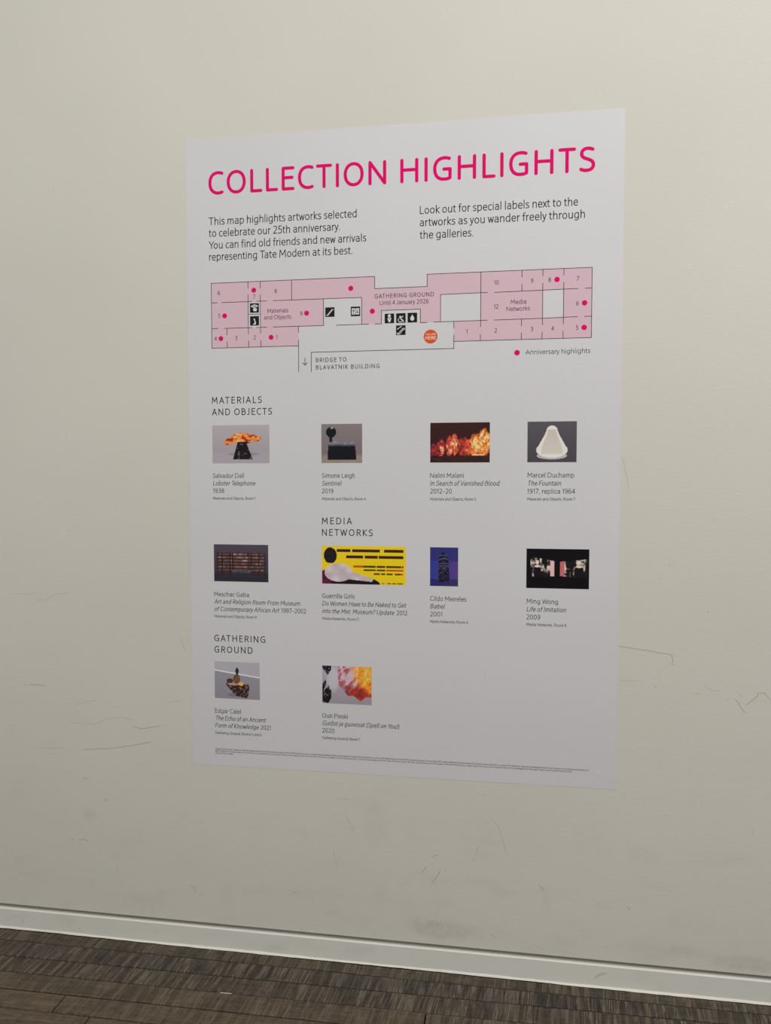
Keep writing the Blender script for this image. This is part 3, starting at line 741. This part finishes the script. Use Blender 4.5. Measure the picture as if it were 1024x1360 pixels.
# ------------------------------------------------------------ pictures: flat prints, colour laid cell by cell
def hash2(i, j, s):
    n = (i * 374761393 + j * 668265263 + s * 2147483647) & 0xffffffff
    n = ((n ^ (n >> 13)) * 1274126177) & 0xffffffff
    return ((n ^ (n >> 16)) & 0xffff) / 65535.0


def vn(x, y, s=0):
    i, j = math.floor(x), math.floor(y); fx, fy = x - i, y - j
    fx = fx * fx * (3 - 2 * fx); fy = fy * fy * (3 - 2 * fy)
    a = hash2(i, j, s); b = hash2(i + 1, j, s); c = hash2(i, j + 1, s); d = hash2(i + 1, j + 1, s)
    return (a * (1 - fx) + b * fx) * (1 - fy) + (c * (1 - fx) + d * fx) * fy


def mixc(a, b, t):
    t = max(0.0, min(1.0, t)); return tuple(a[i] + (b[i] - a[i]) * t for i in range(3))


def ss(e0, e1, x):
    t = max(0.0, min(1.0, (x - e0) / (e1 - e0))); return t * t * (3 - 2 * t)


def ell(u, v, cx, cy, rx, ry): return ((u - cx) / rx) ** 2 + ((v - cy) / ry) ** 2


def inpoly(u, v, P):
    c = False; j = len(P) - 1
    for i in range(len(P)):
        if (P[i][1] > v) != (P[j][1] > v) and u < (P[j][0] - P[i][0]) * (v - P[i][1]) / (P[j][1] - P[i][1]) + P[i][0]: c = not c
        j = i
    return c


# every function: u to the right 0..1, v downwards 0..1 -> the colour seen in the photograph
def pic_orange(u, v):
    c = mixc((168, 160, 160), (150, 143, 143), v) if v < 0.72 else (160, 152, 153)
    c = mixc(c, (120, 113, 114), 0.6 * (1 - ss(0.3, 1, ell(u, v, 0.55, 0.76, 0.34, 0.05))))
    if inpoly(u, v, [(0.44, 0.47), (0.60, 0.47), (0.71, 0.90), (0.36, 0.90)]): c = (28, 26, 27) if vn(u * 30, v * 20) < 0.78 else (85, 82, 82)
    if ell(u, v, 0.54, 0.40, 0.16, 0.09) < 1: c = (30, 24, 22)
    cy = 0.34 + 0.11 * max(0, 0.45 - u) / 0.25 + 0.02 * math.sin(u * 9)
    hw = (0.125 - 0.07 * max(0, u - 0.5)) * max(0, 1 - ((u - 0.53) / 0.33) ** 2) ** 0.4 if abs(u - 0.53) < 0.33 else 0
    if abs(v - cy) < hw:
        n = vn(u * 26, v * 20, 2)
        c = mixc((226, 132, 62), (150, 52, 28), ss(0.45, 0.75, n)); c = mixc(c, (236, 178, 110), ss(0.6, 0.9, vn(u * 20, v * 30, 5)))
    return c


def pic_dark_block(u, v):
    c = mixc((126, 114, 112), (112, 101, 100), v); c = mixc(c, (146, 132, 116), ss(0.74, 0.86, v) * (0.6 + 0.4 * vn(u * 9, v * 9)))
    if inpoly(u, v, [(0.17, 0.45), (0.82, 0.43), (0.86, 0.92), (0.15, 0.92)]):
        c = mixc((110, 110, 118), (25, 24, 28), ss(0.50, 0.60, v + 0.02 * (vn(u * 22, v * 5) - 0.5)))
        if v < 0.58: c = mixc(c, (165, 163, 165), 0.6 * ss(0.6, 0.9, vn(u * 40, v * 24, 3)) * (1 - ss(0.5, 0.57, v)))
    if ell(u, v, 0.24, 0.21, 0.125, 0.14) < 1 or (abs(u - 0.23) < 0.035 and 0.3 < v < 0.46):
        c = (24, 26, 31)
        if ell(u, v, 0.26, 0.10, 0.04, 0.025) < 1: c = (150, 152, 158)
    return c


def pic_fire(u, v):
    c = mixc((58, 34, 32), (48, 26, 26), v)
    g = 0
    for cx, cy, rx, ry, k in ((0.06, 0.72, 0.08, 0.22, .6), (0.18, 0.64, 0.08, 0.26, .8), (0.32, 0.60, 0.07, 0.30, .85), (0.41, 0.56, 0.07, 0.30, .95), (0.56, 0.62, 0.12, 0.3, .55), (0.66, 0.62, 0.12, 0.22, .85), (0.76, 0.56, 0.12, 0.30, 1.0), (0.90, 0.50, 0.13, 0.36, 1.1)):
        g = max(g, k * (1 - ss(0.35, 1.25, ell(u, v, cx, cy, rx, ry))))
    n = 0.55 * vn(u * 34, v * 13, 1) + 0.45 * vn(u * 60, v * 34, 2)
    g *= 0.05 + 1.5 * n
    hot = mixc((190, 58, 48), (224, 120, 48), ss(0.55, 0.75, u)) if u > .5 else mixc((168, 50, 50), (205, 90, 60), ss(0.25, .4, u))
    c = mixc(c, hot, ss(0.08, 0.62, g)); c = mixc(c, (252, 214, 150), ss(0.74, 1.1, g) * 0.9)
    if 0.795 < v < 0.825 and 0.70 < u < 0.91: c = (236, 190, 130)
    if v > 0.83: c = mixc((46, 26, 25), (62, 38, 33), vn(u * 8, v * 30))
    return c


def pic_white_form(u, v):
    c = mixc((84, 80, 82), (70, 66, 69), v)
    w = 0.10 + 0.20 * ss(0.12, 0.75, v)
    e = abs(u - 0.5) / w
    top = ell(u, v, 0.5, 0.22, 0.11, 0.12) < 1
    low = ell(u, v, 0.5, 0.70, 0.32, 0.19) < 1
    if ell(u, v, 0.5, 0.84, 0.31, 0.09) < 1: c = (170, 172, 166)
    if top or low or (0.22 < v < 0.72 and e < 1):
        c = (214, 208, 194)
        if e < 0.72 and 0.2 < v < 0.80: c = mixc((182, 176, 158), (202, 194, 178), v)
    return c


def pic_shelves(u, v):
    c = mixc((72, 63, 74), (52, 45, 54), v)
    if v > 0.78: c = (44, 40, 48)
    if 0.05 < u < 0.95 and 0.22 < v < 0.86:
        r = (v - 0.22) / 0.085
        fr = r - math.floor(r); n = vn(u * 40, math.floor(r) * 3.1, 4)
        base = mixc((46, 34, 36), (62, 44, 42), n)
        bar = ss(0.2, 0.35, fr) * (1 - ss(0.65, 0.85, fr))
        tone = mixc((128, 88, 74), (186, 150, 130), ss(0.4, 0.9, n)) if 0.35 < u < 0.62 else mixc((104, 76, 66), (150, 118, 104), ss(0.4, 0.9, n))
        c = mixc(base, tone, bar * (0.35 + 0.65 * vn(u * 16, math.floor(r) * 5.3, 8)))
        if min(abs(u - q) for q in (0.06, 0.15, 0.30, 0.35, 0.63, 0.68, 0.83, 0.94)) < 0.008: c = (38, 28, 32)
        if v > 0.68 and 0.33 < u < 0.68: c = mixc((50, 52, 56), (84, 84, 88), vn(u * 20, v * 30))
        if v > 0.76: c = mixc(c, (40, 36, 44), 0.75)
    elif v < 0.22 and v > 0.12: c = mixc(c, (110, 80, 74), 0.5 * ss(0.7, 0.95, vn(u * 40, v * 30)))
    return c


def pic_yellow(u, v):
    c = (216, 180, 26)
    # plain blocks of dark tone: no lettering, no figure
    for z0, z1, a, b in ((0.08, 0.16, 0.18, 0.975), (0.245, 0.325, 0.29, 0.975)):
        if z0 < v < z1 and a < u < b and vn(u * 34, z0 * 9, 3) > 0.22: c = (52, 30, 28)
    for z0, z1, a, b in ((0.51, 0.555, 0.38, 0.975), (0.605, 0.65, 0.50, 0.975), (0.70, 0.745, 0.62, 0.975)):
        if z0 < v < z1 and a < u < b and vn(u * 60, z0 * 9, 6) > 0.25: c = (170, 70, 30) if vn(u * 7, z0 * 20, 9) > 0.68 else (70, 50, 26)
    if 0.955 < v < 0.98 and 0.72 < u < 0.97 and vn(u * 90, 1, 2) > .3: c = (90, 76, 30)
    if v > 0.62 and ell(u, v, 0.10, 1.0, 0.24, 0.38) < 1: c = mixc((98, 34, 62), (60, 22, 40), vn(u * 30, v * 14))
    if ell(u, v, 0.40, 1.02, 0.30, 0.24) < 1: c = (26, 22, 26)
    if ell(u, v, 0.20, 0.70, 0.17, 0.24) < 1 or inpoly(u, v, [(0.2, 0.55), (0.62, 0.86), (0.60, 0.93), (0.2, 0.85)]): c = mixc((196, 182, 178), (160, 146, 146), vn(u * 12, v * 8))
    if ell(u, v, 0.10, 0.25, 0.075, 0.20) < 1.0 + 0.2 * vn(u * 70, v * 30): c = (30, 26, 30)
    return c


def pic_blue(u, v):
    c = mixc((46, 44, 100), (54, 50, 112), v) if v < 0.35 else mixc((44, 54, 128), (78, 56, 116), u)
    if v > 0.82: c = mixc((34, 38, 92), (58, 44, 84), u)
    hw = 0.175 if v < 0.42 else 0.20
    if abs(u - 0.49) < hw and 0.13 + 0.15 * ((u - 0.49) / 0.18) ** 2 < v < 0.90:
        n = vn(u * 26, v * 40, 2)
        c = mixc((22, 20, 34), (54, 50, 72), ss(0.5, 0.8, n))
        if v > 0.5: c = mixc(c, (150, 136, 110), ss(0.82, 0.95, vn(u * 22, v * 34, 7)))
        for b in (0.20, 0.29, 0.415, 0.475):
            if abs(v - b - 0.03 * ((u - 0.49) / 0.18) ** 2) < 0.012: c = (74, 72, 110)
    return c


def pic_screens(u, v):
    c = (16, 14, 16)
    for x0, x1, l, s in ((0.07, 0.45, 1, 1), (0.54, 0.985, 0, 2)):
        t = (u - x0) / (x1 - x0); top = (0.20 + 0.11 * t) if l else (0.32 - 0.07 * t); bot = (0.70 - 0.01 * t) if l else (0.68 + 0.06 * t)
        if 0 < t < 1 and top < v < bot:
            n = vn(u * 26, v * 6, s); n2 = vn(u * 44, v * 22, s + 5)
            c = mixc((26, 22, 24), (196, 184, 162), ss(0.42, 0.78, 0.65 * n + 0.35 * n2))
            pk = (t > 0.83) if l else (t < 0.16)
            if pk: c = (206, 160, 156) if l else (176, 92, 92)
            q = 0.28 if l else 0.68
            if ell(t, v, q, 0.60, 0.17, 0.19) < 1: c = (24, 20, 24)
            if ell(t, v, q, 0.345, 0.07, 0.055) < 1 or ell(t, v, q, 0.44, 0.12, 0.03) < 1: c = (222, 186, 168)
    return c


def pic_rock(u, v):
    ln = 0.235 + 0.17 * u
    c = mixc((150, 146, 148), (146, 143, 147), u) if v < ln else mixc((128, 125, 129), (118, 115, 119), v)
    if abs(v - ln) < 0.014: c = (206, 204, 204)
    c = mixc(c, (92, 88, 94), 0.7 * (1 - ss(0.4, 1, ell(u, v, 0.42, 0.89, 0.16, 0.05))))
    if inpoly(u, v, [(0.25, 0.62), (0.28, 0.55), (0.45, 0.58), (0.75, 0.60), (0.77, 0.68), (0.75, 0.88), (0.71, 0.97), (0.47, 0.92), (0.38, 0.80)]):
        n = vn(u * 26, v * 22, 3); c = mixc((44, 32, 34), (112, 82, 76), ss(0.5, 0.9, n)); c = mixc(c, (168, 140, 128), ss(0.85, 1.0, vn(u * 30, v * 30, 8)))
    if ell(u, v, 0.34, 0.51, 0.075, 0.06) < 1: c = (72, 42, 38)
    if ell(u, v, 0.42, 0.60, 0.14, 0.03) < 1: c = (156, 122, 110)
    if ell(u, v, 0.49, 0.46, 0.078, 0.13) < 1: c = mixc((80, 56, 42), (112, 84, 58), vn(u * 40, v * 30))
    if ell(u, v, 0.50, 0.25, 0.035, 0.10) < 1: c = (38, 32, 36)
    if ell(u, v, 0.585, 0.59, 0.055, 0.05) < 1: c = (226, 150, 66)
    return c


def pic_pennants(u, v):
    c = mixc((152, 144, 150), (128, 122, 126), v); c = mixc(c, (178, 172, 176), 0.6 * (1 - ss(0.2, 1, ell(u, v, 0.22, 0.35, 0.16, 0.4))))
    for P in ([(0, 0), (0.18, 0), (0.18, 0.10), (0.11, 0.25), (0.0, 0.06)], [(0.0, 0.50), (0.07, 0.36), (0.08, 0.50), (0.02, 0.68), (0.14, 0.52), (0.15, 0.66), (0.18, 0.62), (0.18, 0.86), (0.12, 1.0), (0.0, 0.96)]):
        if inpoly(u, v, P): c = (24, 22, 26) if vn(u * 20 + v * 30, u * 60, 3) < 0.85 else (120, 116, 120)
    if inpoly(u, v, [(0.32, 0.0), (1.0, 0.0), (1.0, 0.80), (0.88, 0.80), (0.78, 0.92), (0.64, 0.78), (0.52, 0.78), (0.34, 0.50), (0.31, 0.25)]):
        n = vn(u * 18 + v * 6, v * 9, 5); n2 = vn(u * 60, v * 16, 2)
        a = mixc((176, 150, 158), (150, 70, 74), ss(0.3, 0.8, n)); o = mixc((224, 166, 60), (206, 116, 30), n); r = mixc((168, 52, 34), (110, 36, 34), n)
        c = mixc(a, o, ss(0.55, 0.78, u - 0.18 * v + 0.08 * n)); c = mixc(c, r, ss(0.45, 0.62, v - abs(u - 0.72) * 0.7 + 0.1 * n))
        if v > 0.5 and u < 0.55: c = mixc(c, (104, 62, 76), 0.5)
        c = mixc(c, (222, 206, 196), 0.7 * ss(0.72, 0.95, n2) * (1 - v)); c = mixc(c, (74, 44, 44), 0.6 * ss(0.78, 0.95, vn(u * 34, v * 26, 9)))
    return c


m_print, nt, b = principled('printed_picture', (0.5, 0.5, 0.5, 1), 0.7, 0.08)
a_ = nt.nodes.new('ShaderNodeAttribute'); a_.attribute_name = 'ink'; nt.links.new(a_.outputs['Color'], b.inputs['Base Color'])


def picture(x0, x1, z0, z1, fn, paper, label, cell=1.25):
    nx = int((x1 - x0) / cell); nz = int((z1 - z0) / cell)
    V = [((x0 + (x1 - x0) * i / nx) / 1000, Y(2), (z0 + (z1 - z0) * j / nz) / 1000) for j in range(nz + 1) for i in range(nx + 1)]
    F = [(j * (nx + 1) + i, j * (nx + 1) + i + 1, (j + 1) * (nx + 1) + i + 1, (j + 1) * (nx + 1) + i) for j in range(nz) for i in range(nx)]
    o = mesh_obj('picture', V, F, m_print, poster)
    at = o.data.attributes.new('ink', 'FLOAT_COLOR', 'POINT'); buf = []
    for j in range(nz + 1):
        for i in range(nx + 1): buf += ink(fn(i / nx, 1 - j / nz), paper)
    at.data.foreach_set('color', buf)
    o['label'] = label


TP, MD, BT = (190, 188, 184), (180, 178, 175), (170, 168, 166)
Z1, Z2, Z3 = (1549, 1666.5), (1181, 1297), (810.5, 927.5)
picture(77.3, 260.7, *Z1, pic_orange, TP, 'picture of an orange form on a black stand')
picture(424.2, 549.8, *Z1, pic_dark_block, TP, 'picture of a dark block on brown grey')
picture(755.2, 930, *Z1, pic_fire, TP, 'picture with glowing red and orange light')
picture(1038.4, 1177.7, *Z1, pic_white_form, TP, 'picture of a white form on dark grey')
picture(78, 254, *Z2, pic_shelves, MD, 'dark picture of laden shelves')
picture(424.6, 682, *Z2, pic_yellow, MD, 'bright yellow picture')
picture(755.4, 839, *Z2, pic_blue, MD, 'blue picture of a dark tower')
picture(1038.4, 1217, *Z2, pic_screens, MD, 'black picture with two bright screens')
picture(75.9, 223.4, *Z3, pic_rock, BT, 'grey picture of a brown lump')
picture(423.6, 577.8, *Z3, pic_pennants, BT, 'picture with red and yellow pennants')

# ------------------------------------------------------------ scuffs and scratches on the wall
SC = [[(1299, 1018), (1404, 1004), (1449, 997), (1454, 975)], [(1443, 973), (1458, 969)], [(1545, 1125), (1549, 1123)], [(1541, 916), (1549, 905), (1559, 899), (1584, 898)], [(1602, 877), (1606, 875)], [(1624, 876), (1647, 842), (1653, 840)], [(1630, 898), (1642, 881)], [(1653, 862), (1675, 880), (1682, 887), (1686, 898), (1702, 897), (1718, 878)], [(1303, 916), (1355, 919)], [(1511, 888), (1529, 889)], [(1405, 905), (1409, 903)], [(-533, 1106), (-495, 1107), (-473, 1125), (-420, 1133)], [(-561, 829), (-507, 824)], [(-583, 825), (-534, 822)], [(-425, 705), (-329, 705), (-297, 724), (-240, 734), (-201, 724)], [(-402, 766), (-370, 777), (-328, 784)], [(-204, 704), (-173, 698), (-142, 705), (-109, 709)], [(-539, 616), (-445, 619)], [(-373, 620), (-273, 629), (-208, 642), (-143, 656)], [(-621, 1124), (-540, 1128)], [(-36, 996), (-21, 958)], [(465, 511), (479, 512)], [(488, 513), (505, 513)], [(493, 466), (502, 447), (521, 415)], [(457, 346), (469, 297)], [(732, 299), (746, 319)], [(762, 351), (780, 359)], [(762, 269), (776, 286), (789, 309)], [(940, 483), (965, 457), (988, 378)], [(905, 399), (887, 345)], [(323, 200), (338, 206)], [(432, 142), (442, 157)], [(442, 143), (451, 158)], [(451, 143), (461, 159)], [(461, 147), (470, 160)], [(853, 344), (855, 343)], [(899, 552), (926, 552)], [(1084, 291), (1097, 276)], [(1337, 247), (1346, 239)], [(1679, 503), (1681, 485)], [(-428, 315), (-417, 316)], [(-398, 317), (-380, 319), (-366, 315)], [(-308, 455), (-295, 458)], [(-378, 525), (-365, 523)], [(-268, 232), (-265, 207)], [(-14, 198), (-1, 187), (1, 174)], [(940, 127), (958, 116)], [(1304, 1563), (1313, 1535), (1324, 1471)], [(1437, 1256), (1439, 1254)], [(-90, 788), (-39, 795)]]
FAINT = {1, 3, 6, 8, 9, 13, 11, 14, 15, 17, 19, 20, 23, 24, 28, 29, 31, 32, 33, 34, 36, 39, 44, 47, 49, 22, 21}
for i, pts in enumerate(SC):
    V, F = [], []
    P = []
    rs = random.Random(i)
    for a, bq in zip(pts, pts[1:]):
        n = max(1, int(math.hypot(bq[0] - a[0], bq[1] - a[1]) / 9))
        for j in range(n):
            t_ = j / n; P.append(((a[0] + (bq[0] - a[0]) * t_ + rs.uniform(-.8, .8)) / 1000, (a[1] + (bq[1] - a[1]) * t_ + rs.uniform(-.8, .8)) / 1000))
    P.append((pts[-1][0] / 1000, pts[-1][1] / 1000))
    ribbon(P, 0.0012 if i in FAINT else 0.0014, V, F, -0.00012, 'round')
    mesh_obj('scuff_mark', V, F, m_scuff_faint if i in FAINT else m_scuff, wall)
for pts in ([(1248, 26), (1250, 31), (1282, 46)], [(1254, 36), (1271, 47)], [(-606, 28), (-600, 26)], [(-402, 22), (-396, 24)]):
    V, F = [], []
    ribbon([(a / 1000, bq / 1000) for a, bq in pts], 0.0014, V, F, FR - 0.00015, 'round')
    mesh_obj('scuff_mark', V, F, m_scuff, skirt)

# a sliver of white paint caught in a plank joint
V, F = [], []
ribbon([(0.163, -0.2000), (0.173, -0.1997), (0.184, -0.1992), (0.195, -0.1987)], 0.0022, V, F, 0)
mesh_obj('paint_fleck', [(a, c, 0.0012) for a, b_, c in V], F, m_caulk, floor)
